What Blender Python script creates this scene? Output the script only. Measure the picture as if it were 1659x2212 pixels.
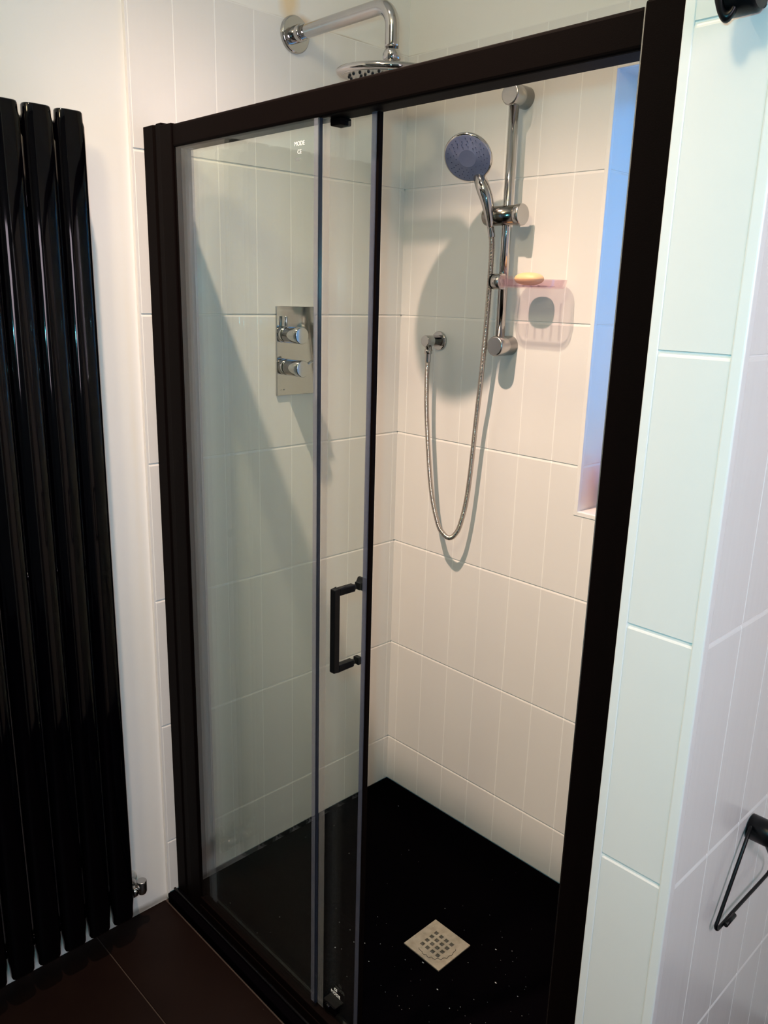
import bpy, bmesh, math, random
from mathutils import Vector, Matrix
random.seed(7)
for o in list(bpy.data.objects): bpy.data.objects.remove(o)
S = bpy.context.scene
COL = S.collection

# ------------------------------------------------------------------ camera, world, lights, exposure
def camera():
    cd = bpy.data.cameras.new('camera'); o = bpy.data.objects.new('camera', cd); COL.objects.link(o)
    r = Vector((0.69327, 0.72019, 0.02630)); d = Vector((0.20396, -0.16106, -0.96564)); f = Vector((-0.69121, 0.67482, -0.25855))
    m = Matrix((( r.x, -d.x, -f.x, 1.6769), (r.y, -d.y, -f.y, -1.6834), (r.z, -d.z, -f.z, 1.5470), (0, 0, 0, 1)))
    o.matrix_world = m
    cd.sensor_fit = 'HORIZONTAL'; cd.sensor_width = 36.0; cd.lens = 1747.8 / 1659 * 36.0
    cd.clip_start = 0.02; cd.clip_end = 50
    S.camera = o
camera()
w = bpy.data.worlds.new('world'); S.world = w; w.use_nodes = True
w.node_tree.nodes['Background'].inputs[0].default_value = (0.35, 0.6, 1.0, 1)
w.node_tree.nodes['Background'].inputs[1].default_value = 1.0
S.view_settings.view_transform = 'Standard'; S.view_settings.look = 'None'; S.view_settings.gamma = 1
S.view_settings.use_curve_mapping = False
S.view_settings.exposure = 0.0

def light(name, kind, loc, aim, energy, color, **kw):
    ld = bpy.data.lights.new(name, kind); ld.energy = energy; ld.color = color
    for k, v in kw.items(): setattr(ld, k, v)
    o = bpy.data.objects.new(name, ld); COL.objects.link(o); o.location = loc
    if aim is not None:
        o.rotation_euler = (Vector(aim) - Vector(loc)).to_track_quat('-Z', 'Y').to_euler()
    return o
# bathroom ceiling spotlight (casts the shower head shadow), phone flash beside the lens, daylight through the frosted window, added soft room fill
light('ceiling_spot', 'SPOT', (0.52, -1.20, 3.0), (0.62, -0.11, 0.0), 295, (0.98, 0.705, 0.545), spot_size=math.radians(65), spot_blend=1.0, shadow_soft_size=0.022)
light('phone_flash', 'POINT', (1.66, -1.71, 1.585), None, 21.0, (0.16, 0.79, 1.0), shadow_soft_size=0.012)
light('window_daylight', 'AREA', (0.92, 0.33, 1.62), (0.92, 0.0, 1.50), 6.3, (0.02, 0.47, 1.0), shape='RECTANGLE', size=0.5, size_y=0.9)
light('side_window_daylight', 'AREA', (2.72, -1.35, 1.75), (1.3, -0.7, 1.3), 21.5, (1.0, 0.84, 0.96), shape='RECTANGLE', size=0.6, size_y=0.9)
light('room_fill_light', 'POINT', (1.25, -2.1, 2.72), None, 40, (1.0, 0.79, 0.48), shadow_soft_size=0.12)  # added fill lamp behind the camera, no known fixture there

# ------------------------------------------------------------------ materials
def new_mat(name):
    m = bpy.data.materials.new(name); m.use_nodes = True
    return m, m.node_tree.nodes, m.node_tree.links, m.node_tree.nodes['Principled BSDF']
def pm(name, col, rough=0.5, metal=0.0, coat=0.0, spec=0.5, bump=None, mottled=None, aniso=None):
    m, n, l, b = new_mat(name)
    b.inputs['Base Color'].default_value = (*col, 1); b.inputs['Roughness'].default_value = rough
    b.inputs['Metallic'].default_value = metal; b.inputs['Coat Weight'].default_value = coat
    b.inputs['Coat Roughness'].default_value = 0.05
    b.inputs['Specular IOR Level'].default_value = spec
    tc = n.new('ShaderNodeTexCoord')
    if bump:
        sc, st, scale3 = bump
        mp = n.new('ShaderNodeMapping'); mp.inputs['Scale'].default_value = scale3
        nz = n.new('ShaderNodeTexNoise'); nz.inputs['Scale'].default_value = sc; nz.inputs['Detail'].default_value = 3
        bp = n.new('ShaderNodeBump'); bp.inputs['Strength'].default_value = st; bp.inputs['Distance'].default_value = 0.002
        l.new(tc.outputs['Object'], mp.inputs['Vector']); l.new(mp.outputs[0], nz.inputs['Vector'])
        l.new(nz.outputs['Fac'], bp.inputs['Height']); l.new(bp.outputs[0], b.inputs['Normal'])
    if mottled:
        sc, col2 = mottled
        nz = n.new('ShaderNodeTexNoise'); nz.inputs['Scale'].default_value = sc; nz.inputs['Detail'].default_value = 4
        cr = n.new('ShaderNodeValToRGB'); cr.color_ramp.elements[0].position = 0.35; cr.color_ramp.elements[1].position = 0.7
        cr.color_ramp.elements[0].color = (*col, 1); cr.color_ramp.elements[1].color = (*col2, 1)
        l.new(tc.outputs['Object'], nz.inputs['Vector']); l.new(nz.outputs['Fac'], cr.inputs[0]); l.new(cr.outputs[0], b.inputs['Base Color'])
    return m
M = {}
M['tile'] = pm('glazed white tile', (0.76, 0.735, 0.70), 0.24, bump=(1.0, 0.55, (22, 22, 1.6)), mottled=(3.0, (0.78, 0.755, 0.72)))
M['tile_trim'] = pm('white tile trim', (0.80, 0.78, 0.75), 0.3)
M['grout'] = pm('white grout', (0.86, 0.84, 0.80), 0.7)
M['chrome'] = pm('polished chrome', (0.52, 0.51, 0.50), 0.06, metal=1.0, mottled=(6, (0.48, 0.47, 0.46)))
M['satin_chrome'] = pm('satin chrome', (0.50, 0.49, 0.48), 0.24, metal=1.0, mottled=(8, (0.46, 0.45, 0.44)))
M['black_frame'] = pm('black powder coat', (0.0028, 0.0014, 0.0012), 0.58, spec=0.03, bump=(600, 0.08, (1, 1, 1)))
M['black_gloss'] = pm('gloss black enamel', (0.0004, 0.0003, 0.0008), 0.06, spec=0.25, bump=(1.0, 0.10, (18, 18, 2)))
M['black_satin'] = pm('satin black metal', (0.0025, 0.0025, 0.003), 0.33, spec=0.22, bump=(300, 0.05, (1, 1, 1)))
M['hole'] = pm('dark drain hole', (0.004, 0.004, 0.004), 0.6, mottled=(90, (0.02, 0.02, 0.02)))
M['well'] = pm('wet drain well', (0.16, 0.14, 0.12), 0.25, mottled=(120, (0.04, 0.035, 0.03)))
M['silicone'] = pm('white silicone', (0.62, 0.60, 0.56), 0.5, mottled=(30, (0.42, 0.38, 0.30)))
M['handset_face'] = pm('blue grey spray plate', (0.16, 0.18, 0.29), 0.42, mottled=(20, (0.18, 0.20, 0.31)))
M['nozzle'] = pm('dark blue nozzles', (0.03, 0.035, 0.10), 0.5, mottled=(30, (0.04, 0.05, 0.12)))
M['slider_chrome'] = pm('dull chrome', (0.26, 0.245, 0.225), 0.14, metal=1.0, mottled=(9, (0.23, 0.22, 0.205)))
M['hose'] = pm('hose steel', (0.50, 0.46, 0.42), 0.22, metal=1.0, mottled=(40, (0.42, 0.38, 0.35)))
M['tray'] = pm('matt black slate tray', (0.0013, 0.0010, 0.0015), 0.75, spec=0.0, bump=(90, 0.5, (1, 1, 1)))
M['fleck'] = pm('white residue', (0.62, 0.62, 0.64), 0.7, mottled=(200, (0.3, 0.3, 0.32)))
M['drain'] = pm('beige brushed drain', (0.52, 0.45, 0.36), 0.42, metal=0.35, mottled=(60, (0.40, 0.33, 0.25)))
M['soap'] = pm('peach soap', (0.86, 0.52, 0.26), 0.5, mottled=(25, (0.88, 0.58, 0.33)))
M['lettering'] = pm('white glass print', (0.85, 0.86, 0.82), 0.6, mottled=(200, (0.8, 0.8, 0.76)))
M['dark_print'] = pm('dark engraved print', (0.05, 0.05, 0.05), 0.6, mottled=(200, (0.08, 0.08, 0.08)))
M['ceiling'] = pm('white ceiling paint', (0.72, 0.71, 0.68), 0.8, mottled=(2, (0.70, 0.69, 0.66)))
M['room_paint'] = pm('painted room wall', (0.13, 0.13, 0.14), 0.8, mottled=(2, (0.15, 0.15, 0.16)))
M['pink'] = pm('pink bottle plastic', (0.62, 0.07, 0.12), 0.3, mottled=(10, (0.66, 0.09, 0.15)))
M['window_frame'] = pm('white window frame', (0.7, 0.7, 0.72), 0.4, mottled=(5, (0.66, 0.66, 0.68)))

def plaster_mat():
    m, n, l, b = new_mat('white plaster with stains')
    b.inputs['Roughness'].default_value = 0.65
    tc = n.new('ShaderNodeTexCoord'); geo = n.new('ShaderNodeNewGeometry')
    nz = n.new('ShaderNodeTexNoise'); nz.inputs['Scale'].default_value = 2.2; nz.inputs['Detail'].default_value = 5
    l.new(geo.outputs['Position'], nz.inputs['Vector'])
    cr = n.new('ShaderNodeValToRGB'); cr.color_ramp.elements[0].position = 0.4; cr.color_ramp.elements[1].position = 0.75
    cr.color_ramp.elements[0].color = (0.83, 0.81, 0.775, 1); cr.color_ramp.elements[1].color = (0.80, 0.775, 0.72, 1)
    l.new(nz.outputs['Fac'], cr.inputs[0])
    col = cr.outputs[0]
    # orange water stain above the shower arm flange, mould along the tile top, grime at the skirting line
    n2 = n.new('ShaderNodeTexNoise'); n2.inputs['Scale'].default_value = 14; n2.inputs['Detail'].default_value = 4
    l.new(geo.outputs['Position'], n2.inputs['Vector'])
    def blob(c, sc, edge, color, col):
        mp = n.new('ShaderNodeMapping'); mp.vector_type = 'POINT'
        mp.inputs['Scale'].default_value = sc
        mp.inputs['Location'].default_value = tuple(-a * s_ for a, s_ in zip(c, sc))
        l.new(geo.outputs['Position'], mp.inputs['Vector'])
        ln = n.new('ShaderNodeVectorMath'); ln.operation = 'LENGTH'; l.new(mp.outputs[0], ln.inputs[0])
        ad = n.new('ShaderNodeMath'); ad.operation = 'MULTIPLY_ADD'; l.new(n2.outputs['Fac'], ad.inputs[0]); ad.inputs[1].default_value = 1.1
        l.new(ln.outputs['Value'], ad.inputs[2])
        mr = n.new('ShaderNodeMapRange'); mr.inputs['From Min'].default_value = 1.0 + edge; mr.inputs['From Max'].default_value = 1.9 + edge
        mr.inputs['To Min'].default_value = 0.75; mr.inputs['To Max'].default_value = 0.0
        l.new(ad.outputs[0], mr.inputs['Value'])
        mx = n.new('ShaderNodeMix'); mx.data_type = 'RGBA'
        l.new(mr.outputs[0], mx.inputs[0]); l.new(col, mx.inputs[6]); mx.inputs[7].default_value = (*color, 1)
        return mx.outputs[2]
    col = blob((-0.01, -0.385, 2.20), (1, 34, 17), -0.2, (0.80, 0.58, 0.30), col)
    col = blob((-0.01, -0.345, 2.165), (1, 22, 55), -0.35, (0.55, 0.34, 0.16), col)
    col = blob((-0.01, -0.23, 2.158), (1, 6.5, 130), -0.4, (0.42, 0.30, 0.20), col)
    col = blob((0.0, 0.01, 2.158), (4, 1, 160), -0.5, (0.35, 0.30, 0.22), col)
    col = blob((0.95, 0.01, 2.155), (3.5, 1, 160), -0.5, (0.35, 0.30, 0.22), col)
    col = blob((-0.01, -0.83, 1.2), (1, 60, 0.9), -0.7, (0.82, 0.77, 0.68), col)
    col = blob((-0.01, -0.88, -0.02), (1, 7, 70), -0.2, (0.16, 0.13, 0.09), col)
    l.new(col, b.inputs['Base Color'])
    bp = n.new('ShaderNodeBump'); bp.inputs['Strength'].default_value = 0.25; bp.inputs['Distance'].default_value = 0.004
    l.new(nz.outputs['Fac'], bp.inputs['Height']); l.new(bp.outputs[0], b.inputs['Normal'])
    return m
M['plaster'] = plaster_mat()

def floor_mat():
    m, n, l, b = new_mat('dark brown floor tile')
    b.inputs['Roughness'].default_value = 0.45; b.inputs['Specular IOR Level'].default_value = 0.10
    geo = n.new('ShaderNodeNewGeometry')
    nz = n.new('ShaderNodeTexNoise'); nz.inputs['Scale'].default_value = 9; nz.inputs['Detail'].default_value = 6
    l.new(geo.outputs['Position'], nz.inputs['Vector'])
    cr = n.new('ShaderNodeValToRGB'); cr.color_ramp.elements[0].color = (0.0045, 0.0016, 0.0011, 1); cr.color_ramp.elements[1].color = (0.0060, 0.0026, 0.0018, 1)
    cr.color_ramp.elements[0].position = 0.35; cr.color_ramp.elements[1].position = 0.7
    l.new(nz.outputs['Fac'], cr.inputs[0])
    l.new(cr.outputs[0], b.inputs['Base Color'])
    return m
M['floor'] = floor_mat()
M['floor_grout'] = pm('brown floor grout', (0.030, 0.018, 0.012), 0.8, mottled=(40, (0.022, 0.013, 0.009)))

def glass_mat(name, tint, gloss=1.0, rough=0.0, haze=0.0, hazecol=(0.6, 0.65, 0.8), ior=1.5):
    m = bpy.data.materials.new(name); m.use_nodes = True; n = m.node_tree.nodes; l = m.node_tree.links; n.clear()
    out = n.new('ShaderNodeOutputMaterial'); tr = n.new('ShaderNodeBsdfTransparent'); tr.inputs[0].default_value = (*tint, 1)
    gl = n.new('ShaderNodeBsdfGlossy'); gl.inputs['Roughness'].default_value = rough; gl.inputs[0].default_value = (gloss, gloss, gloss, 1)
    fr = n.new('ShaderNodeFresnel'); gm = n.new('ShaderNodeNewGeometry')      # thin sheet: no total reflection at the far face
    io = n.new('ShaderNodeMapRange'); io.inputs['To Min'].default_value = ior; io.inputs['To Max'].default_value = 1.0 / ior
    l.new(gm.outputs['Backfacing'], io.inputs['Value']); l.new(io.outputs[0], fr.inputs[0])
    mx = n.new('ShaderNodeMixShader'); l.new(fr.outputs[0], mx.inputs[0])
    base = tr.outputs[0]
    if haze > 0:
        df = n.new('ShaderNodeBsdfDiffuse'); df.inputs[0].default_value = (*hazecol, 1)
        tl = n.new('ShaderNodeBsdfTranslucent'); tl.inputs[0].default_value = (*hazecol, 1)
        ms = n.new('ShaderNodeMixShader'); ms.inputs[0].default_value = 0.5; l.new(df.outputs[0], ms.inputs[1]); l.new(tl.outputs[0], ms.inputs[2])
        nz = n.new('ShaderNodeTexNoise'); nz.inputs['Scale'].default_value = 12
        tc = n.new('ShaderNodeTexCoord'); l.new(tc.outputs['Object'], nz.inputs['Vector'])
        ml = n.new('ShaderNodeMapRange'); ml.inputs['To Min'].default_value = haze * 0.8; ml.inputs['To Max'].default_value = haze * 1.2
        l.new(nz.outputs['Fac'], ml.inputs['Value'])
        mh = n.new('ShaderNodeMixShader'); l.new(ml.outputs[0], mh.inputs[0]); l.new(tr.outputs[0], mh.inputs[1]); l.new(ms.outputs[0], mh.inputs[2])
        base = mh.outputs[0]
    l.new(base, mx.inputs[1]); l.new(gl.outputs[0], mx.inputs[2]); l.new(mx.outputs[0], out.inputs[0])
    return m
M['glass'] = glass_mat('clear greenish shower glass', (0.935, 0.965, 0.945), 1.0, 0.0, haze=0.005, hazecol=(0.75, 0.85, 0.8))
M['glass_edge'] = glass_mat('dark glass edge', (0.10, 0.13, 0.17), 1.0, 0.1, haze=0.12, hazecol=(0.12, 0.16, 0.30))
M['seal'] = glass_mat('clear plastic seal', (0.93, 0.93, 0.96), 1.0, 0.2, haze=0.15, hazecol=(0.55, 0.56, 0.66))
M['seal_dark'] = glass_mat('smoky plastic seal', (0.66, 0.67, 0.74), 1.0, 0.2, haze=0.25, hazecol=(0.30, 0.31, 0.38))
M['seal_fin'] = glass_mat('milky seal fin', (0.95, 0.94, 0.93), 1.0, 0.25, haze=0.10, hazecol=(0.80, 0.76, 0.72))
M['pink_plastic'] = glass_mat('clear pink plastic', (0.93, 0.875, 0.90), 1.0, 0.05, haze=0.06, hazecol=(0.70, 0.50, 0.60))
M['frosted'] = glass_mat('frosted window glass', (0.8, 0.9, 1.0), 0.8, 0.3, haze=0.55, hazecol=(0.8, 0.88, 1.0))

# ------------------------------------------------------------------ mesh helpers
class MB:
    def __init__(s): s.bm = bmesh.new(); s.smooth = False
    def box(s, x0, x1, y0, y1, z0, z1, bev=0.0, seg=2):
        r = bmesh.ops.create_cube(s.bm, size=1.0)
        for v in r['verts']:
            v.co = Vector(((x0 + x1) / 2 + v.co.x * (x1 - x0), (y0 + y1) / 2 + v.co.y * (y1 - y0), (z0 + z1) / 2 + v.co.z * (z1 - z0)))
        if bev > 0:
            es = list({e for v in r['verts'] for e in v.link_edges})
            bmesh.ops.bevel(s.bm, geom=es, offset=bev, segments=seg, affect='EDGES', profile=0.5)
        return s
    def ring(s, c, t, r, seg, up=None, ry=None):
        t = Vector(t).normalized()
        a = Vector(up) if up is not None else (Vector((0, 0, 1)) if abs(t.z) < 0.9 else Vector((1, 0, 0)))
        b1 = (a - t * a.dot(t)).normalized(); b2 = t.cross(b1)
        ry = r if ry is None else ry
        return [s.bm.verts.new(Vector(c) + b1 * (math.cos(2 * math.pi * i / seg) * r) + b2 * (math.sin(2 * math.pi * i / seg) * ry)) for i in range(seg)]
    def bridge(s, A, B):
        k = len(A)
        for i in range(k):
            f = s.bm.faces.new((A[i], A[(i + 1) % k], B[(i + 1) % k], B[i])); f.smooth = True
    def lathe(s, p0, axis, prof, seg=32, up=None, ryk=1.0):
        """prof: list of (distance along axis, radius); radius 0 closes"""
        p0 = Vector(p0); ax = Vector(axis).normalized(); prev = None; first = None
        for i, (d, r) in enumerate(prof):
            if r <= 1e-6:
                v = s.bm.verts.new(p0 + ax * d)
                if prev is not None:
                    for k in range(seg): f = s.bm.faces.new((prev[k], prev[(k + 1) % seg], v)); f.smooth = False
                    prev = None
                else: first = v
                continue
            cur = s.ring(p0 + ax * d, ax, r, seg, up, r * ryk)
            if first is not None:
                for k in range(seg): f = s.bm.faces.new((first, cur[(k + 1) % seg], cur[k])); f.smooth = False
                first = None
            if prev is not None: s.bridge(prev, cur)
            prev = cur
        return s
    def cyl(s, p0, p1, r, seg=32, cham=0.0):
        p0 = Vector(p0); p1 = Vector(p1); L = (p1 - p0).length
        if cham > 0: prof = [(0, 0), (0, r - cham), (cham * 0.3, r - cham * 0.3), (cham, r), (L - cham, r), (L - cham * 0.3, r - cham * 0.3), (L, r - cham), (L, 0)]
        else: prof = [(0, 0), (0, r), (L, r), (L, 0)]
        return s.lathe(p0, p1 - p0, prof, seg)
    def tube(s, pts, rad, seg=16, caps=True, flat=None):
        pts = [Vector(p) for p in pts]; n = len(pts)
        rads = rad if isinstance(rad, (list, tuple)) else [rad] * n
        T = [(pts[min(i + 1, n - 1)] - pts[max(i - 1, 0)]).normalized() for i in range(n)]
        up = Vector((0, 0, 1)) if abs(T[0].z) < 0.9 else Vector((0, 1, 0))
        N = (up - T[0] * up.dot(T[0])).normalized(); prev = None
        for i in range(n):
            N = (N - T[i] * N.dot(T[i])).normalized()
            cur = s.ring(pts[i], T[i], rads[i], seg, N, None if flat is None else rads[i] * flat)
            if prev is not None: s.bridge(prev, cur)
            elif caps: s.bm.faces.new(list(reversed(cur)))
            prev = cur
        if caps: s.bm.faces.new(prev)
        return s
    def prism(s, poly, z0, z1, M4=None, bev=0):
        """poly in local xy extruded along local z"""
        A = [s.bm.verts.new(Vector((p[0], p[1], z0))) for p in poly]; B = [s.bm.verts.new(Vector((p[0], p[1], z1))) for p in poly]
        k = len(poly)
        fs = [s.bm.faces.new(list(reversed(A))), s.bm.faces.new(B)]
        for i in range(k): fs.append(s.bm.faces.new((A[i], A[(i + 1) % k], B[(i + 1) % k], B[i])))
        if M4 is not None:
            for v in A + B: v.co = M4 @ v.co
        return s
    def build(s, name, mat, parent=None, smooth=False, bevel=0.0):
        bmesh.ops.recalc_face_normals(s.bm, faces=s.bm.faces)
        me = bpy.data.meshes.new(name); s.bm.to_mesh(me); s.bm.free()
        if smooth:
            for p in me.polygons: p.use_smooth = True
        for mm in (mat if isinstance(mat, (list, tuple)) else [mat]): me.materials.append(mm)
        o = bpy.data.objects.new(name, me); COL.objects.link(o)
        if parent is not None:
            o.parent = parent
            o.matrix_parent_inverse = Matrix.Identity(4)
            # geometry is written in world coordinates: move it into the parent's space
            inv = world(parent).inverted(); me.transform(inv)
        if bevel > 0:
            b = o.modifiers.new('bevel', 'BEVEL'); b.width = bevel; b.segments = 3; b.limit_method = 'ANGLE'; b.angle_limit = math.radians(40); b.harden_normals = False
        return o
def world(o):
    m = Matrix.LocRotScale(o.location, o.rotation_euler, o.scale)
    return world(o.parent) @ m if o.parent else m
def empty(name, loc, label, cat, group=None):
    o = bpy.data.objects.new(name, None); COL.objects.link(o); o.location = loc; o.empty_display_size = 0.05
    o['label'] = label; o['category'] = cat
    if group: o['group'] = group
    return o
def tag(o, label, cat, group=None, kind=None):
    o['label'] = label; o['category'] = cat
    if group: o['group'] = group
    if kind: o['kind'] = kind
    return o
def struct(o): o['kind'] = 'structure'; return o
def smooth_path(pts, n):
    """Catmull-Rom through pts, n samples evenly spaced by length"""
    P = [Vector(p) for p in pts]; P = [P[0] * 2 - P[1]] + P + [P[-1] * 2 - P[-2]]; dense = []
    for i in range(1, len(P) - 2):
        for k in range(40):
            t = k / 40; a, b, c, d = P[i - 1], P[i], P[i + 1], P[i + 2]
            dense.append(0.5 * ((2 * b) + (c - a) * t + (2 * a - 5 * b + 4 * c - d) * t * t + (3 * b - a - 3 * c + d) * t ** 3))
    dense.append(P[-2]); L = [0]
    for i in range(1, len(dense)): L.append(L[-1] + (dense[i] - dense[i - 1]).length)
    out = []; j = 0
    for k in range(n):
        t = L[-1] * k / (n - 1)
        while j < len(L) - 2 and L[j + 1] < t: j += 1
        f = (t - L[j]) / max(L[j + 1] - L[j], 1e-9); out.append(dense[j].lerp(dense[j + 1], min(max(f, 0), 1)))
    return out

# ------------------------------------------------------------------ tiled surfaces with real grooves
H = 0.335; Z0 = 0.1542; TOP = 2.155
W = 0.10226
def tiled(name, origin, U, V, u0, u1, v0, v1, ucuts, vcuts, holes, parent):
    """a sheet of glazed tiles: origin + u*U + v*V, grooves pressed in along -N at every cut"""
    N = Vector(U).cross(Vector(V)).normalized(); O = Vector(origin); U = Vector(U); V = Vector(V)
    up = [(-0.0014, 0), (-0.0010, 0.00035), (0.0010, 0.00035), (0.0014, 0)]
    vp = [(-0.0062, 0), (-0.0040, 0.0006), (-0.0012, 0.0017), (0.0006, 0.0017), (0.0014, 0)]
    def grid(a, b, cuts, prof, extra):
        g = {round(a, 5): 0.0, round(b, 5): 0.0}
        for e in extra:
            if a < e < b: g.setdefault(round(e, 5), 0.0)
        for c in cuts:
            for d, h in prof:
                if a < c + d < b: g[round(c + d, 5)] = h
        return sorted(g.items())
    eu = [h[0] for h in holes] + [h[1] for h in holes]; ev = [h[2] for h in holes] + [h[3] for h in holes]
    gu = grid(u0, u1, ucuts, up, eu); gv = grid(v0, v1, vcuts, vp, ev)
    mb = MB(); vs = {}
    for i, (u, hu) in enumerate(gu):
        for j, (v, hv) in enumerate(gv):
            vs[i, j] = mb.bm.verts.new(O + U * u + V * v - N * max(hu, hv))
    for i in range(len(gu) - 1):
        for j in range(len(gv) - 1):
            uc = (gu[i][0] + gu[i + 1][0]) / 2; vc = (gv[j][0] + gv[j + 1][0]) / 2
            if any(h[0] < uc < h[1] and h[2] < vc < h[3] for h in holes): continue
            f = mb.bm.faces.new((vs[i, j], vs[i + 1, j], vs[i + 1, j + 1], vs[i, j + 1]))
            deep = (gu[i][1] > 0 or gu[i + 1][1] > 0) or (gv[j][1] > 0.001 and gv[j + 1][1] > 0.001)
            f.material_index = 1 if deep else 0
    bmesh.ops.remove_doubles(mb.bm, verts=mb.bm.verts, dist=1e-6)
    me = bpy.data.meshes.new(name)
    bmesh.ops.delete(mb.bm, geom=[v for v in mb.bm.verts if not v.link_faces], context='VERTS')
    mb.bm.to_mesh(me); mb.bm.free(); me.materials.append(M['tile']); me.materials.append(M['grout'])
    o = bpy.data.objects.new(name, me); COL.objects.link(o); o.parent = parent
    return o
ZC = [Z0 + k * H for k in range(0, 7)]

# setting: left wall (plaster, tiled inside the shower), back wall with window recess, partition pier
PX0, PX1, PY = 1.205, 1.3152, -0.8038          # partition between shower and the space on its right
RX0, RX1, RZ0, RZ1 = 0.632, 1.125, 1.046, 2.030  # window recess in the back wall
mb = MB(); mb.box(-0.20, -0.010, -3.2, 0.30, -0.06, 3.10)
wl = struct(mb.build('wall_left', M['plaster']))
tiled('tiling', (0, 0, 0), (0, 1, 0), (0, 0, 1), -0.8035, 0.0, 0.0, TOP, [-(0.0863 + W * k) for k in range(0, 8)] + [-0.018], ZC, [], wl)
mb = MB(); mb.box(-0.0098, -0.0002, -0.8075, -0.8035, -0.02, TOP + 0.002); mb.box(-0.0098, -0.0002, -0.8035, 0, TOP - 0.001, TOP + 0.002)
mb.build('tile_edge', M['tile_trim'], wl)

mb = MB()   # back wall around the recess, tile face at y=0
mb.box(-0.01, RX0 - 0.004, 0.010, 0.24, -0.06, 3.10); mb.box(RX1 + 0.004, 2.8, 0.010, 0.24, -0.06, 3.10)
mb.box(RX0 - 0.004, RX1 + 0.004, 0.010, 0.24, -0.06, RZ0 - 0.004); mb.box(RX0 - 0.004, RX1 + 0.004, 0.010, 0.24, RZ1 + 0.004, 3.10)
wb = struct(mb.build('wall_back', M['plaster']))
tiled('tiling', (0, 0, 0), (1, 0, 0), (0, 0, 1), 0.0, PX0, 0.0, TOP, [0.0338 + W * k for k in range(0, 12)], ZC, [(RX0 - 0.010, RX1 + 0.010, RZ0 - 0.010, RZ1 + 0.010)], wb)
mb = MB(); mb.box(0, PX0, 0.0002, 0.0098, TOP - 0.001, TOP + 0.002); mb.build('tile_edge', M['tile_trim'], wb)
tiled('recess_tiling', (RX0, 0, 0), (0, 1, 0), (0, 0, 1), 0.0, 0.15, RZ0, RZ1, [], ZC, [], wb)      # left reveal
mb = MB(); mb.box(RX1 - 0.001, RX1 + 0.004, 0.0, 0.15, RZ0, RZ1); mb.box(RX0, RX1, 0.0, 0.15, RZ1, RZ1 + 0.004); mb.box(RX0, RX1, 0.001, 0.15, RZ0 - 0.004, RZ0)
mb.build('recess_lining', M['tile'], wb)
mb = MB(); t = 0.010
mb.box(RX0 - t, RX0 + 0.0005, -0.0015, 0.010, RZ0 - t, RZ1 + t); mb.box(RX1, RX1 + t, -0.0015, 0.010, RZ0 - t, RZ1 + t)
mb.box(RX0 + 0.0005, RX1, -0.0015, 0.010, RZ0 - t, RZ0 + 0.0005); mb.box(RX0 + 0.0005, RX1, -0.0015, 0.010, RZ1 - 0.0005, RZ1 + t)
mb.build('recess_trim', M['tile_trim'], wb, bevel=0.0012)

mb = MB(); f = 0.035
mb.box(RX0, RX0 + f, 0.15, 0.19, RZ0, RZ1); mb.box(RX1 - f, RX1, 0.15, 0.19, RZ0, RZ1); mb.box(RX0 + f, RX1 - f, 0.15, 0.19, RZ0, RZ0 + f); mb.box(RX0 + f, RX1 - f, 0.15, 0.19, RZ1 - f, RZ1)
wn = struct(mb.build('window_1', M['window_frame'], bevel=0.003))
mb = MB(); mb.box(RX0 + f, RX1 - f, 0.168, 0.174, RZ0 + f, RZ1 - f); mb.build('pane', M['frosted'], wn)

mb = MB(); mb.box(PX0 + 0.002, PX1 - 0.002, PY + 0.002, 0.009, -0.06, 3.10)
wp = struct(mb.build('wall_partition', M['plaster']))
tiled('tiling', (0, PY, 0), (1, 0, 0), (0, 0, 1), PX0 + 0.0110, PX1 - 0.0130, -0.025, 3.0, [], [Z0 + k * H for k in range(0, 9)], [], wp)   # end face
tiled('side_tiling', (PX1, 0, 0), (0, 1, 0), (0, 0, 1), PY + 0.0125, 0.0, -0.025, 3.0, [-0.6958 - W + W * k for k in range(0, 9)], [Z0 + k * H for k in range(0, 9)], [], wp)
tiled('inner_tiling', (PX0, 0, 0), (0, -1, 0), (0, 0, 1), 0.0, 0.79, 0.0, TOP, [0.0863 + W * k for k in range(0, 7)], ZC, [], wp)
mb = MB(); mb.box(PX0 - 0.0005, PX0 + 0.0120, PY - 0.0012, PY + 0.012, -0.025, 3.0)
mb.build('corner_trim', M['tile_trim'], wp, bevel=0.0015)
mb = MB(); mb.box(PX1 - 0.0140, PX1 + 0.0010, PY - 0.0012, PY + 0.014, -0.025, 3.0)
mb.build('corner_trim', M['tile_trim'], wp, bevel=0.0025)

def floor_poly():
    mb = MB()
    ys = [-0.8125, -1.0045, -1.3095, -1.6145, -1.9195, -2.2245, -2.5295, -2.8345, -3.2]
    for a, b in zip(ys[:-1], ys[1:]):
        xs = [-0.01, 0.61, 1.21, 1.81, 2.41, 2.8] if ys.index(a) % 2 else [-0.01, 0.92, 1.52, 2.12, 2.8]
        for c, d in zip(xs[:-1], xs[1:]): mb.box(c + 0.0015, d - 0.0015, b + 0.0015, a - 0.0015, -0.034, -0.025, 0.0006, 1)
    mb.box(PX1 + 0.001, 2.8, -0.811, 0.0, -0.034, -0.025)
    return mb
mb = MB(); mb.box(-0.01, 2.8, -3.2, 0.0, -0.08, -0.0275)
fl = struct(mb.build('floor', M['floor_grout'])); floor_poly().build('floor_tiles', M['floor'], fl)
mb = MB(); mb.box(-0.2, 2.8, -3.2, 0.24, 3.02, 3.10); struct(mb.build('ceiling', M['ceiling']))
mb = MB(); mb.box(2.8, 2.9, -3.2, 0.24, -0.06, 3.10); struct(mb.build('wall_right', M['room_paint']))
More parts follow.
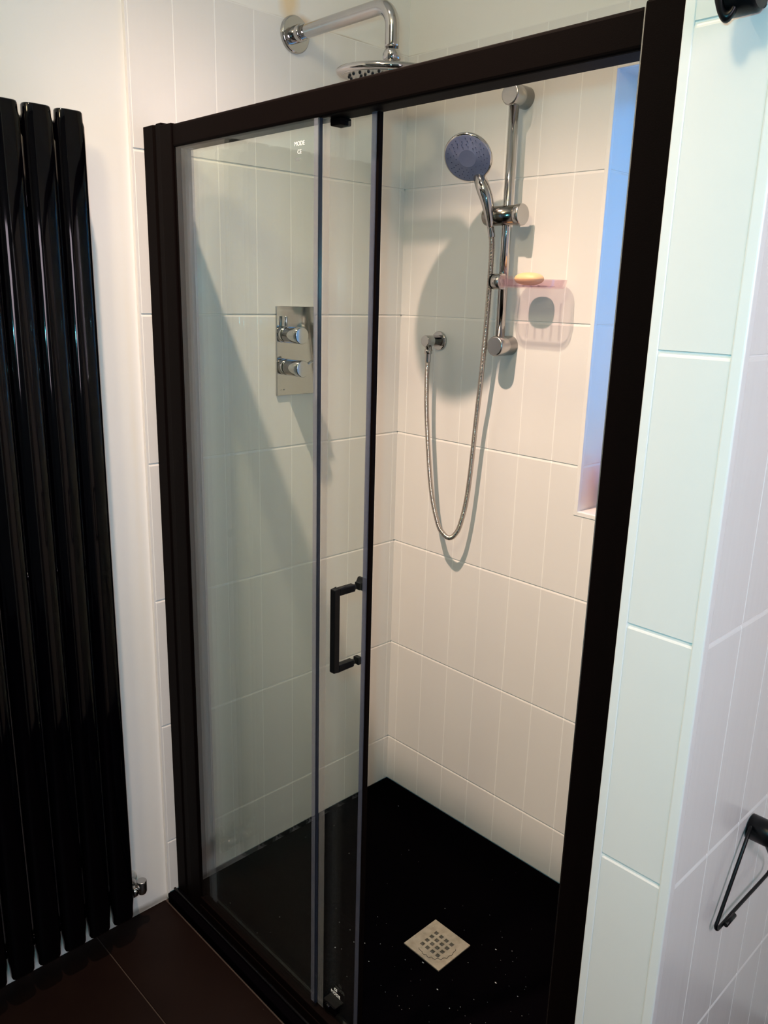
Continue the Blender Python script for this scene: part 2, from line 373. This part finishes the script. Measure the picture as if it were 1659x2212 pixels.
mb = MB(); mb.box(-0.2, 2.9, -3.3, -3.2, -0.06, 3.10); struct(mb.build('wall_front', M['room_paint']))

# ------------------------------------------------------------------ shower tray and drain
TY = -0.8105
mb = MB(); mb.box(0.0005, PX0 - 0.001, TY, -0.001, -0.0275, 0.0, 0.003, 2)
tray = tag(mb.build('shower_tray', M['tray']), 'black slate-look shower tray filling the floor behind the sliding door', 'shower tray')
def drain():
    cx, cy, s = 0.6040, -0.4122, 0.0578
    t = empty('floor_drain', (cx, cy, 0.0), 'square beige metal drain cover set in the black shower tray', 'drain')
    mb = MB(); z0, z1 = 0.0003, 0.0032; pt, hh = 0.0168, 0.0051
    L = [-s] + [c for k in (-1.5, -0.5, 0.5, 1.5) for c in (k * pt - hh, k * pt + hh)] + [s]
    for i in range(9):
        for j in range(9):
            if i % 2 and j % 2: continue
            mb.box(cx + L[i] , cx + L[i + 1], cy + L[j], cy + L[j + 1], z0, z1)
    bmesh.ops.remove_doubles(mb.bm, verts=mb.bm.verts, dist=1e-6)
    mb.build('cover_plate', M['drain'], t)
    mb = MB(); mb.box(cx - s * 0.9, cx + s * 0.9, cy - s * 0.9, cy + s * 0.9, 0.00005, 0.0005); mb.build('drain_well', M['well'], t)
    mb = MB(); pts = []
    for k in range(26):
        a = math.radians(182 + 98 * k / 25 + 45 - 45); r = 0.047 + 0.0022 * math.sin(k * 1.9) + 0.001 * math.sin(k * 4.1)
        a = math.radians(-118 + 146 * k / 25)
        pts.append((cx + r * math.cos(a), cy + r * math.sin(a), z1 + 0.0002))
    mb.tube(pts, 0.0006, 6); mb.build('dried_water_mark', M['hole'], t)
    for _ in range(9):
        x = cx + random.uniform(-0.9, 0.9) * s; y = cy + random.uniform(-0.9, 0.9) * s; r = random.uniform(0.0015, 0.004)
        mb = MB(); mb.lathe((x, y, z1), (0, 0, 1), [(0, r), (r * 0.3, r * 0.8), (r * 0.42, r * 0.4), (r * 0.45, 0)], 12)
        mb.build('water_drop', M['glass'], t)
drain()
mb = MB()
spots = [(0.70, -0.50), (0.76, -0.46), (0.69, -0.62), (0.74, -0.56)]
for k in range(150):
    x = random.gauss(0.68, 0.22) if k % 3 else random.uniform(0.06, 1.12); y = random.gauss(-0.5, 0.14) if k % 3 else random.uniform(-0.73, -0.05)
    if not (0.03 < x < 1.16 and -0.74 < y < -0.02): continue
    if abs(x - 0.604) < 0.065 and abs(y + 0.412) < 0.065: continue
    r = random.choice([0.0005, 0.0006, 0.0008, 0.0011, 0.0018]) * random.uniform(0.6, 1.2); k2 = random.randint(4, 6)
    ph = random.uniform(0, 6); st = random.uniform(1, 1.9)
    poly = [(x + r * st * math.cos(ph + 6.283 * q / k2) * random.uniform(0.6, 1), y + r * math.sin(ph + 6.283 * q / k2) * random.uniform(0.6, 1)) for q in range(k2)]
    mb.prism(poly, 0.0001, 0.0005)
tag(mb.build('residue_flecks', M['fleck']), 'tiny white flecks of residue scattered over the black shower tray', 'flecks', kind='stuff')

# ------------------------------------------------------------------ sliding door enclosure
en = empty('shower_enclosure', (0.6, -0.77, 0.0), 'black framed sliding glass shower door between the left wall and the tiled pier', 'shower door')
def jamb(poly, z0, z1, name, parent=en, bev=0.0015):
    mb = MB(); mb.prism(poly, z0, z1); return mb.build(name, M['black_frame'], parent, bevel=bev)
lj = jamb([(0.0005, -0.779), (0.040, -0.779), (0.043, -0.776), (0.052, -0.776), (0.055, -0.780), (0.077, -0.781), (0.077, -0.735), (0.0005, -0.735)], 0.0005, 1.872, 'left_jamb')
mb = MB(); mb.box(0.0775, 0.1235, -0.785, -0.740, 0.0005, 1.8655); mb.box(0.110, 0.128, -0.7815, -0.768, 0.045, 1.822)
mb.build('jamb_profile', M['black_frame'], lj, bevel=0.0015)
rj = jamb([(1.1475, -0.7865), (1.2035, -0.7865), (1.2035, -0.735), (1.1475, -0.735)], 0.0005, 1.868, 'right_jamb', bev=0.003)
rj.rotation_euler = (0, 0, 0)
mb = MB(); mb.prism([(1.1455, -0.742), (1.1475, -0.742), (1.1475, -0.7835), (1.1455, -0.7835)], 0.05, 1.862); mb.build('jamb_insert', M['satin_chrome'], rj)
mb = MB(); mb.box(0.1236, 1.1470, -0.783, -0.738, 1.820, 1.864); mb.build('top_rail', M['black_frame'], en, bevel=0.005)
mb = MB(); mb.box(0.1236, 1.1470, -0.787, -0.738, 0.0005, 0.030); mb.box(0.1236, 1.1470, -0.785, -0.766, 0.030, 0.052)
br = mb.build('bottom_rail', M['black_frame'], en, bevel=0.002)
mb = MB(); mb.tube([(0.001, -0.7892, 0.0038), (1.2, -0.7892, 0.0038)], 0.0034, 8); mb.build('silicone_bead', M['black_satin'], br)
# fixed pane (outer) with rounded lower right corner
AY = -0.777
def pane_poly(x0, x1, z0, z1, r):
    P = [(x0, z0)]
    for k in range(7):
        a = -math.pi / 2 + math.pi / 2 * k / 6; P.append((x1 - r + r * math.cos(a), z0 + r + r * math.sin(a)))
    P += [(x1, z1), (x0, z1)]
    return P
XZ = Matrix(((1, 0, 0, 0), (0, 0, 1, 0), (0, 1, 0, 0), (0, 0, 0, 1)))   # local (x,y,z) -> (x, z, y)
mb = MB(); mb.prism(pane_poly(0.120, 0.5765, 0.050, 1.826, 0.012), AY - 0.003, AY + 0.003, XZ)
fp = mb.build('fixed_pane', M['glass'], en)
mb = MB(); mb.box(0.5765, 0.5795, AY - 0.0031, AY + 0.0031, 0.062, 1.8195); mb.build('polished_edge', M['glass_edge'], fp)
mb = MB(); mb.box(0.5670, 0.5762, AY - 0.0046, AY - 0.0034, 0.066, 1.8195); mb.box(0.5670, 0.5762, AY + 0.0034, AY + 0.0050, 0.066, 1.8195)
mb.build('plastic_seal', M['seal'], fp)
mb = MB(); mb.box(0.5797, 0.5960, AY + 0.0040, AY + 0.0055, 0.060, 1.8195); mb.build('plastic_seal', M['seal_fin'], fp)
# sliding leaf (inner)
BY = -0.752
mb = MB(); mb.prism(pane_poly(0.131, 0.688, 0.040, 1.826, 0.012), BY - 0.003, BY + 0.003, XZ)
sl = mb.build('sliding_door', M['glass'], en)
mb = MB(); mb.box(0.6883, 0.6942, BY - 0.0042, BY + 0.0042, 0.036, 1.819); mb.build('closing_profile', M['black_frame'], sl, bevel=0.0008)
mb = MB(); mb.box(0.6780, 0.6881, BY - 0.0050, BY - 0.0034, 0.040, 1.819); mb.box(0.6780, 0.6881, BY + 0.0034, BY + 0.0050, 0.040, 1.819)
mb.build('plastic_seal', M['seal_dark'], sl)
mb = MB(); mb.box(0.6715, 0.6778, BY + 0.0034, BY + 0.0048, 0.040, 1.819); mb.build('plastic_seal', M['seal'], sl)
mb = MB(); mb.box(0.1180, 0.1450, BY - 0.0050, BY - 0.0034, 0.040, 1.819); mb.box(0.1450, 0.1560, BY - 0.010, BY - 0.0034, 0.040, 1.819)
mb.build('plastic_seal', M['seal'], sl)
# handle: square C bar outside, tapered knob and cap inside
def handle():
    hx, yb, z0, z1 = 0.6550, -0.8010, 0.8885, 1.0360; t = 0.0065
    mb = MB()
    mb.box(hx - t, hx + t, yb - t, yb + t, z0 - t, z1 + t)
    mb.box(hx - t, hx + t, yb + t, BY - 0.0060, z1 - t, z1 + t); mb.box(hx - t, hx + t, yb + t, BY - 0.0060, z0 - t, z0 + t)
    bmesh.ops.remove_doubles(mb.bm, verts=mb.bm.verts, dist=1e-6)
    h = mb.build('door_handle', M['black_satin'], sl, bevel=0.0015)
    for z in (z0, z1):
        mb = MB(); mb.cyl((hx, BY - 0.0062, z), (hx, BY - 0.0032, z), 0.0055, 20); mb.build('gasket', M['black_satin'], sl)
    mb = MB()
    y = BY + 0.0032
    for (d, a), (d2, a2) in zip([(0, .0068), (.003, .0068), (.007, .0090), (.012, .0120), (.0165, .0125)], [(.003, .0068), (.007, .0090), (.012, .0120), (.0165, .0125), (.018, .0115)]):
        A = [mb.bm.verts.new((hx + sx * a, y + d, z1 + sz * a)) for sx, sz in ((-1, -1), (1, -1), (1, 1), (-1, 1))]
        B = [mb.bm.verts.new((hx + sx * a2, y + d2, z1 + sz * a2)) for sx, sz in ((-1, -1), (1, -1), (1, 1), (-1, 1))]
        for k in range(4): mb.bm.faces.new((A[k], A[(k + 1) % 4], B[(k + 1) % 4], B[k]))
        if d == 0: mb.bm.faces.new(A)
        if d2 == .018: mb.bm.faces.new(B)
    bmesh.ops.remove_doubles(mb.bm, verts=mb.bm.verts, dist=1e-6)
    mb.build('inner_knob', M['black_satin'], sl, bevel=0.0012)
    mb = MB(); mb.box(hx - .0072, hx + .0072, BY + 0.0032, BY + 0.0125, z0 - .0072, z0 + .0072); mb.build('inner_cap', M['black_satin'], sl, bevel=0.0012)
handle()
mb = MB(); mb.box(0.586, 0.612, BY - 0.012, BY + 0.012, 1.8085, 1.8199); mb.build('roller', M['black_frame'], sl, bevel=0.002)
mb = MB(); mb.box(0.588, 0.628, BY - 0.014, BY + 0.012, 0.0525, 0.074); mb.lathe((0.606, BY - 0.0145, 0.066), (0, -1, 0), [(0, 0.009), (0.004, 0.009), (0.005, 0.007), (0.005, 0)], 20)
mb.build('roller', M['black_gloss'], sl, bevel=0.003)
def text(body, loc, size, mat, parent, name='lettering', rot=(math.pi / 2, 0, 0), depth=0.0002, scale=(1, 1, 1)):
    c = bpy.data.curves.new(name, 'FONT'); c.body = body; c.size = size; c.extrude = depth; c.align_x = 'CENTER'
    o = bpy.data.objects.new('tmp', c); COL.objects.link(o)
    bpy.context.view_layer.update()
    me = bpy.data.meshes.new_from_object(o.evaluated_get(bpy.context.evaluated_depsgraph_get()))
    bpy.data.objects.remove(o); me.materials.clear(); me.materials.append(mat)
    m = Matrix.Translation(loc) @ Matrix.Rotation(rot[2], 4, 'Z') @ Matrix.Rotation(rot[1], 4, 'Y') @ Matrix.Rotation(rot[0], 4, 'X') @ Matrix.Diagonal((*scale, 1))
    me.transform(world(parent).inverted() @ m)
    t = bpy.data.objects.new(name, me); COL.objects.link(t); t.parent = parent
    return t
text('MODE', (0.5275, AY - 0.0034, 1.7835), 0.0098, M['lettering'], fp)
text('CE', (0.5275, AY - 0.0034, 1.7710), 0.0092, M['lettering'], fp)
mb = MB(); mb.box(0.5165, 0.5295, AY - 0.0036, AY - 0.0033, 1.7632, 1.7644); mb.box(0.5165, 0.5280, AY - 0.0036, AY - 0.0033, 1.7602, 1.7610); mb.build('small_print', M['seal'], fp)
text('MODE', (0.6180, BY - 0.0034, 0.0960), 0.0105, M['lettering'], sl)
text('CE', (0.6180, BY - 0.0034, 0.1080), 0.0085, M['lettering'], sl)

# ------------------------------------------------------------------ overhead shower
def overhead():
    y, z = -0.382, 2.1275
    t = empty('overhead_shower', (0, y, z), 'round chrome overhead shower head on a bent arm above the door', 'shower head')
    mb = MB(); mb.lathe((0.0002, y, z), (1, 0, 0), [(0, 0.040), (0.007, 0.040), (0.010, 0.037), (0.010, 0.0)], 48); mb.build('wall_flange', M['chrome'], t)
    mb = MB(); mb.lathe((0.010, y, z), (1, 0, 0), [(0, 0.0185), (0.022, 0.0185), (0.024, 0.0165), (0.024, 0.0)], 32); mb.build('arm_collar', M['chrome'], t)
    R = 0.046; ex = 0.330; pts = [(0.012, y, z)]
    for k in range(1, 6): pts.append((0.012 + (ex - R - 0.012) * k / 6, y, z))
    for k in range(13):
        a = math.pi / 2 * k / 12; pts.append((ex - R + R * math.sin(a), y, z - R + R * math.cos(a)))
    pts.append((ex, y, 2.050)); pts.append((ex, y, 2.044))
    mb = MB(); mb.tube(pts, 0.0150, 28); mb.build('arm', M['chrome'], t)
    mb = MB(); mb.lathe((ex, y, 2.044), (0, 0, -1), [(0, 0), (0, .0125), (.003, .0125), (.004, .0155), (.012, .0190), (.022, .0190), (.028, .015), (.030, .011), (.034, .011), (.034, 0)], 32)
    mb.build('ball_joint', M['chrome'], t)
    tilt = Vector((0.07, -0.05, 1)).normalized()
    c = Vector((ex, y, 2.010)); r = 0.116
    mb = MB(); mb.lathe(c, -tilt, [(-0.002, 0), (-0.002, .020), (0.001, .030), (0.004, 0.060), (0.0065, r - 0.014), (0.0095, r - 0.004), (0.014, r), (0.019, r - 0.001), (0.022, r - 0.005), (0.022, r - 0.012)], 64)
    mb.build('spray_head', M['chrome'], t)
    mb = MB(); mb.lathe(c, -tilt, [(0.0215, 0), (0.0215, r - 0.011), (0.023, r - 0.0125)], 64); mb.lathe(c, -tilt, [(0.023, r - 0.0125), (0.023, 0)], 64)
    fpl = mb.build('spray_plate', M['satin_chrome'], t)
    mb = MB(); b1 = tilt.cross(Vector((0, 1, 0))).normalized(); b2 = tilt.cross(b1)
    for rr, n in ((0.022, 6), (0.042, 12), (0.064, 18), (0.088, 24)):
        for k in range(n):
            a = 2 * math.pi * k / n; p = c - tilt * 0.0225 + b1 * rr * math.cos(a) + b2 * rr * math.sin(a)
            mb.lathe(p, -tilt, [(0, .0034), (0.003, .0026), (0.0042, .0016), (0.0042, 0)], 10)
    o = mb.build('nozzles', M['hole'], t); o['kind'] = 'stuff'
overhead()

# ------------------------------------------------------------------ concealed shower valve
def valve():
    y0, y1, z0, z1 = -0.4430, -0.3235, 1.2930, 1.5140
    t = empty('shower_valve', (0, -0.385, 1.40), 'rectangular chrome shower valve plate with two round knobs on the tiled wall', 'shower valve')
    mb = MB(); mb.box(0.0003, 0.0060, y0, y1, z0, z1); mb.build('plate', M['chrome'], t, bevel=0.001)
    for i, (yk, zk) in enumerate(((-0.4180, 1.4460), (-0.4150, 1.3655))):
        mb = MB(); mb.lathe((0.0062, yk - 0.004, zk), (1, 0, 0), [(0, 0), (0, .0205), (.018, .0205), (.0182, .0196), (.020, .0196), (.0202, .0205), (.074, .0205), (.076, .0190), (.076, 0)], 44)
        k = mb.build('knob', M['chrome'], t)
        mb = MB()
        if i == 0: mb.cyl((0.0170, yk - 0.004, zk + 0.016), (0.0170, yk - 0.004, zk + 0.044), 0.0040, 16, 0.001)
        else: mb.cyl((0.072, yk + 0.008, zk + 0.006), (0.072, yk + 0.034, zk + 0.018), 0.0040, 16, 0.001)
        mb.build('lever', M['chrome'], k)
    p = t
    mb = MB()
    for dy in (0.012, 0.0185, 0.0205, 0.0225):
        mb.box(0.0060, 0.0062, y0 + dy, y0 + dy + 0.0014, z0 + 0.0135, z0 + 0.0155)
    mb.build('engraving', M['dark_print'], t)
valve()

# ------------------------------------------------------------------ riser rail, hand shower, hose, outlet, soap dish
RX, RY = 0.3940, -0.0440
def riser():
    t = empty('riser_rail', (RX, 0, 1.433), 'vertical chrome riser rail between two round wall brackets on the back wall', 'shower rail')
    for z in (2.0035, 1.4325):
        mb = MB(); mb.lathe((RX, -0.0003, z), (0, -1, 0), [(0, 0), (0, .0245), (.060, .0245), (.0625, .0235), (.064, .021), (.064, 0)], 44)
        mb.build('wall_bracket', M['satin_chrome'], t)
    mb = MB(); mb.cyl((RX, RY, 1.4335), (RX, RY, 2.0025), 0.0115, 32); mb.build('rail', M['chrome'], t)
    mb = MB(); mb.lathe((0.336, -0.0520, 1.7395), (1, 0, 0), [(0, 0), (0, .0195), (.002, .0215), (.006, .0225), (.092, .0225), (.092, 0)], 40)
    s_ = mb.build('slider', M['slider_chrome'], t)
    mb = MB(); mb.lathe((0.4285, -0.0520, 1.7395), (1, 0, 0), [(0, 0), (0, .0225), (.003, .0245), (.016, .0245), (.018, .023), (.018, 0)], 40)
    mb.build('slider_knob', M['satin_chrome'], s_)
riser()
def handshower():
    base = Vector((0.3620, -0.0700, 1.7200)); c = Vector((0.3265, -0.1220, 1.8640)); n = Vector((0.327, -0.759, -0.564)).normalized()
    t = empty('hand_shower', base, 'chrome hand shower with blue grey spray face clipped on the riser rail', 'hand shower')
    r = 0.0590; up = (n.cross(Vector((0, 0, 1)))).normalized()
    mb = MB(); mb.lathe(c, -n, [(-0.001, r - 0.004), (0.001, r - 0.001), (0.004, r), (0.008, r - 0.001), (0.013, r - 0.008), (0.018, r - 0.022), (0.021, 0.018), (0.022, 0)], 56)
    hd = mb.build('spray_head', M['chrome'], t)
    mb = MB(); mb.lathe(c, n, [(-0.002, r - 0.0035), (0.0005, r - 0.0035), (0.0015, r - 0.006), (0.0015, 0.0215), (0.0022, 0.0205), (0.0022, 0)], 56)
    face = mb.build('spray_face', M['handset_face'], hd)
    b1 = n.cross(Vector((0, 0, 1))).normalized(); b2 = n.cross(b1)
    mb = MB()
    for rr, k in ((0.028, 14), (0.034, 18), (0.041, 20), (0.048, 24)):
        for i in range(k):
            if i % 6 == 5: continue
            a = 2 * math.pi * (i + rr * 40) / k; p = c + n * 0.0014 + b1 * rr * math.cos(a) + b2 * rr * math.sin(a)
            mb.lathe(p, n, [(0, .0011), (0.0009, .0009), (0.0009, 0)], 8)
    o = mb.build('nozzles', M['nozzle'], hd); o['kind'] = 'stuff'
    # handle: from behind the head's lower edge into the slider
    dn = (base - c); dn = (dn - n * dn.dot(n)).normalized()
    pts = smooth_path([c + dn * 0.030 - n * 0.012, c + dn * 0.050 - n * 0.011, (0.3490, -0.0860, 1.8000), (0.3590, -0.0800, 1.7700), (0.3625, -0.0720, 1.7350), (0.3625, -0.0665, 1.7120)], 30)
    rad = []
    for i in range(30):
        s_ = i / 29; rad.append(0.0120 + 0.0045 * math.sin(min(1, s_ * 1.25) * math.pi) if s_ < 0.8 else 0.0120 - 0.004 * (s_ - 0.8) / 0.2)
    mb = MB(); mb.tube(pts, rad, 24); mb.build('handle', M['chrome'], t)
handshower()
def hose():
    P = [(0.3626, -0.0660, 1.7115), (0.3655, -0.0640, 1.690), (0.3668, -0.0620, 1.6392), (0.3600, -0.0580, 1.4845), (0.3460, -0.0500, 1.345), (0.3330, -0.0430, 1.2467), (0.3150, -0.0400, 1.0438), (0.2996, -0.0450, 0.9514), (0.2860, -0.0500, 0.9170), (0.2693, -0.0550, 0.9040), (0.2470, -0.0555, 0.9120), (0.2240, -0.0550, 0.9384), (0.1919, -0.0540, 1.0367), (0.1644, -0.0520, 1.2275), (0.1570, -0.0500, 1.328), (0.1560, -0.0476, 1.3805), (0.1560, -0.0475, 1.3975)]
    L = 1.64; pitch = 0.0042; per = 4; n = int(L / pitch) * per
    pts = smooth_path(P, n); pat = [1.0, 0.96, 0.80, 0.96]
    rad = [0.0070 * pat[i % per] for i in range(n)]
    mb = MB(); mb.tube(pts, rad, 12); o = mb.build('shower_hose', M['hose'])
    tag(o, 'corrugated metal shower hose hanging in a loop from the hand shower to the wall outlet', 'hose')
    mb = MB(); mb.tube(pts[:26], 0.0085, 20); mb.build('hose_ferrule', M['chrome'], o)
    mb = MB(); mb.tube(pts[-26:], 0.0078, 20); mb.build('hose_ferrule', M['chrome'], o)
hose()
def outlet():
    x, z = 0.1535, 1.4310
    t = empty('hose_outlet', (x, 0, z), 'round chrome hose outlet elbow on the back wall left of the riser rail', 'hose outlet')
    mb = MB(); mb.lathe((x, -0.0003, z), (0, -1, 0), [(0, 0), (0, .0255), (.005, .0255), (.008, .0235), (.008, 0)], 44); mb.build('wall_flange', M['chrome'], t)
    mb = MB(); mb.lathe((x, -0.008, z), (0, -1, 0), [(0, 0), (0, .0150), (.051, .0150), (.053, .0138), (.053, 0)], 36); mb.build('elbow_body', M['chrome'], t)
    mb = MB(); mb.lathe((x + 0.0025, -0.0475, z - 0.013), (0, 0, -1), [(0, 0), (0, .0085), (.009, .0085), (.0095, .0108), (.020, .0108), (.021, .009), (.021, 0)], 28); mb.build('hose_nut', M['chrome'], t)
outlet()
def soapdish():
    z = 1.5870
    t = empty('soap_dish', (RX, RY, z), 'clear pink plastic soap dish clamped to the riser rail', 'soap dish')
    mb = MB(); mb.lathe((0.3760, RY - 0.012, z), (1, 0, 0), [(0, 0), (0, .0165), (.002, .0185), (.028, .0185), (.028, 0)], 36); mb.build('clamp', M['satin_chrome'], t)
    mb = MB(); mb.lathe((0.3700, RY - 0.012, z), (1, 0, 0), [(0, 0), (0, .0165), (.0055, .0185), (.0060, 0)], 36); mb.build('clamp_knob', M['black_satin'], t)
    def rr(x0, x1, y0, y1, r, k=8):
        P = []
        for cx, cy, a0 in ((x1 - r, y0 + r, -90), (x1 - r, y1 - r, 0), (x0 + r, y1 - r, 90), (x0 + r, y0 + r, 180)):
            for i in range(k): a = math.radians(a0 + 90 * i / (k - 1)); P.append((cx + r * math.cos(a), cy + r * math.sin(a)))
        return P
    mb = MB(); bm = mb.bm
    lv = [(rr(0.4150, 0.5720, -0.1160, -0.0120, 0.032), 1.5920), (rr(0.4170, 0.5700, -0.1140, -0.0140, 0.031), 1.5780), (rr(0.4210, 0.5660, -0.1100, -0.0180, 0.028), 1.5720)]
    inn = [(rr(0.4240, 0.5630, -0.1070, -0.0210, 0.027), 1.5750), (rr(0.4190, 0.5680, -0.1120, -0.0160, 0.030), 1.5920)]
    rings = [[bm.verts.new((p[0], p[1], zz)) for p in P] for P, zz in lv + inn]
    for A, B in zip(rings[:-1], rings[1:]):
        if A is rings[2]: continue
        for i in range(len(A)): bm.faces.new((A[i], A[(i + 1) % len(A)], B[(i + 1) % len(A)], B[i]))
    bm.faces.new(rings[2]); bm.faces.new(rings[3])
    A, B = rings[4], rings[0]
    for i in range(len(A)): bm.faces.new((A[i], A[(i + 1) % len(A)], B[(i + 1) % len(A)], B[i]))
    for k in range(5): mb.box(0.445 + k * 0.022, 0.451 + k * 0.022, -0.095, -0.033, 1.5752, 1.5785)
    mb.box(0.4040, 0.4180, RY - 0.030, RY + 0.010, 1.576, 1.6010, 0.003)
    mb.build('dish', M['pink_plastic'], t)
    s_ = MB(); r = bmesh.ops.create_uvsphere(s_.bm, u_segments=36, v_segments=20, radius=1.0)
    for v in r['verts']:
        x, y, zz = v.co; sx = math.copysign(abs(x) ** 0.8, x); sy = math.copysign(abs(y) ** 0.8, y)
        v.co = Vector((0.4840 + sx * 0.036, -0.062 + sy * 0.026, 1.5935 + zz * 0.0145))
    o = s_.build('soap_bar', M['soap'], smooth=True); tag(o, 'peach coloured oval bar of soap in the pink soap dish', 'soap')
soapdish()
def bottle():
    c = Vector((0.672, 0.082, RZ0))
    t = empty('shampoo_bottle', c, 'pink plastic bottle on the window sill, mostly hidden behind the black jamb', 'bottle')
    mb = MB(); mb.lathe(c + Vector((0, 0, 0.0005)), (0, 0, 1), [(0, 0), (0, .022), (.004, .026), (.085, .026), (.098, .020), (.102, .012), (.102, 0)], 32); mb.build('body', M['pink'], t)
    mb = MB(); mb.lathe(c + Vector((0, 0, 0.1025)), (0, 0, 1), [(0, 0), (0, .013), (.022, .013), (.024, .010), (.024, 0)], 28); mb.build('cap', M['pink'], t)
bottle()

# ------------------------------------------------------------------ radiator and its valve
def radiator():
    t = empty('column_radiator', (0.06, -1.2, 0.065), 'tall gloss black vertical radiator with oval tubes on the white wall', 'radiator')
    zt, zb = 1.866, 0.053
    for k in range(9):
        yc = -0.9665 - 0.0600 * k; hw, hd = 0.0283, 0.0160; cx = 0.0650
        def prof(s):
            P = []
            for i in range(28):
                a = 2 * math.pi * i / 28; ca, sa = math.cos(a), math.sin(a)
                P.append((cx + hd * s * math.copysign(abs(ca) ** 0.72, ca), yc + hw * s * math.copysign(abs(sa) ** 0.62, sa)))
            return P
        mb = MB(); bm = mb.bm; rings = []
        for s, z in ((0.84, zb), (0.88, zb + 0.004), (0.92, zb + 0.030), (1.0, zb + 0.050), (1.0, zt - 0.026), (0.925, zt - 0.018), (0.91, zt - 0.003), (0.85, zt)):
            rings.append([bm.verts.new((p[0], p[1], z)) for p in prof(s)])
        for A, B in zip(rings[:-1], rings[1:]):
            for i in range(28): f = bm.faces.new((A[i], A[(i + 1) % 28], B[(i + 1) % 28], B[i])); f.smooth = True
        bm.faces.new(rings[0]); bm.faces.new(rings[-1])
        mb.build('tube', M['black_gloss'], t)
    for z, nm in ((1.833, 'header_pipe'), (0.108, 'header_pipe'), (0.968, 'middle_rail')):
        r = 0.016 if nm == 'header_pipe' else 0.011
        mb = MB(); mb.cyl((0.040, -1.482, z), (0.040, -0.9420, z), r, 28, 0.003); mb.build(nm, M['black_gloss'] if nm == 'header_pipe' else M['satin_chrome'], t)
    mb = MB(); mb.lathe((0.040, -0.9418, 1.8330), (0, 1, 0), [(0, 0), (0, .013), (.005, .013), (.008, .009), (.008, 0)], 28); mb.build('bleed_plug', M['satin_chrome'], t)
    for z in (1.70, 0.25):
        for y in (-1.05, -1.38):
            mb = MB(); mb.box(-0.0098, 0.054, y - 0.012, y + 0.012, z - 0.01, z + 0.01); mb.build('wall_bracket', M['black_gloss'], t)
radiator()
def rad_valve():
    z = 0.086; x = 0.040; yc = -0.9005
    t = empty('radiator_valve', (x, yc, z), 'chrome angled radiator valve at the lower right corner of the black radiator', 'valve')
    mb = MB(); mb.lathe((x, -0.9415, z + 0.006), (0, 1, 0), [(0, 0), (0, .0125), (.006, .0125), (.0062, .010), (.012, .010), (.0122, .0135), (.024, .0135), (.026, .0105), (.036, .0100), (.036, 0)], 6 * 4)
    mb.build('body', M['chrome'], t)
    mb = MB(); mb.lathe((x, yc, z - 0.012), (0, 0, 1), [(0, 0), (0, .006), (.004, .0105), (.010, .0125), (.038, .0125), (.039, .0118), (.039, 0)], 32); mb.build('lockshield_cap', M['satin_chrome'], t)
    mb = MB(); mb.tube([(x, yc - 0.004, z + 0.004), (0.018, yc - 0.006, z + 0.006), (0.0, yc - 0.008, z + 0.008), (-0.0095, yc - 0.008, z + 0.008)], 0.0075, 18); mb.build('tail_pipe', M['chrome'], t)
    mb = MB(); mb.lathe((-0.0098, yc - 0.008, z + 0.008), (1, 0, 0), [(0, 0), (0, .020), (.003, .019), (.005, .013), (.005, 0)], 28); mb.build('pipe_cover', M['silicone'], t)
rad_valve()

# ------------------------------------------------------------------ toilet roll holder and hook on the pier
def roll_holder():
    t = empty('toilet_roll_holder', (PX1, -0.548, 0.795), 'empty black wire toilet roll holder on the right face of the tiled pier', 'toilet roll holder')
    mb = MB(); mb.lathe((PX1 + 0.0012, -0.5480, 0.7960), (1, 0, 0), [(0, 0), (0, .0190), (.035, .0190), (.037, .0175), (.037, 0)], 36); mb.build('wall_mount', M['black_satin'], t)
    P = [(1.3220, -0.5560, 0.8020), (1.3230, -0.5680, 0.8040), (1.3250, -0.5905, 0.7813), (1.3250, -0.6430, 0.6960), (1.3250, -0.6505, 0.6845), (1.3254, -0.6465, 0.6765), (1.3258, -0.6350, 0.6745), (1.3260, -0.5810, 0.6745),
         (1.3280, -0.4840, 0.6755), (1.3290, -0.4680, 0.6790), (1.3305, -0.4650, 0.6900), (1.3330, -0.4800, 0.7120), (1.3430, -0.5480, 0.7760), (1.3440, -0.5520, 0.7860)]
    mb = MB(); mb.tube(smooth_path(P, 140), 0.0026, 14); mb.build('wire_loop', M['black_satin'], t)
    mb = MB(); mb.tube([(1.3310, -0.6300, 0.6770), (1.3310, -0.6000, 0.6770)], 0.0034, 14); mb.build('end_stop', M['black_satin'], t)
roll_holder()
def hook():
    t = empty('wall_hook', (1.278, PY, 1.830), 'black metal hook at the top of the tiled pier, cut by the photo edge', 'hook')
    mb = MB(); mb.box(1.2700, 1.2920, PY - 0.012, PY - 0.0014, 1.826, 1.864, 0.003); mb.build('wall_plate', M['black_satin'], t)
    mb = MB(); mb.lathe((1.2660, -0.8330, 1.8370), (1, 0.0, 0.02), [(0, 0), (0, .018), (.003, .021), (.026, .021), (.030, .018), (.031, 0)], 36); mb.build('post', M['black_satin'], t)
    ring = []
    n1 = Vector((0.42, -0.9, 0.0)).normalized(); c = Vector((1.2700, -0.8440, 1.8370))
    a1 = Vector((0, 0, 1)); a2 = n1.cross(a1)
    mb = MB(); N = 48; prev = None; rings = []
    for i in range(N):
        a = 2 * math.pi * i / N; rad = a1 * math.cos(a) * 0.0225 + a2 * math.sin(a) * 0.0080
        d = rad.normalized(); cc = c + rad
        rings.append([mb.bm.verts.new(cc + d * 0.0055 * math.cos(q) + n1 * 0.006 * math.sin(q)) for q in [2 * math.pi * k / 14 for k in range(14)]])
    for i in range(N): mb.bridge(rings[i], rings[(i + 1) % N])
    mb.build('ring_end', M['black_satin'], t)
hook()
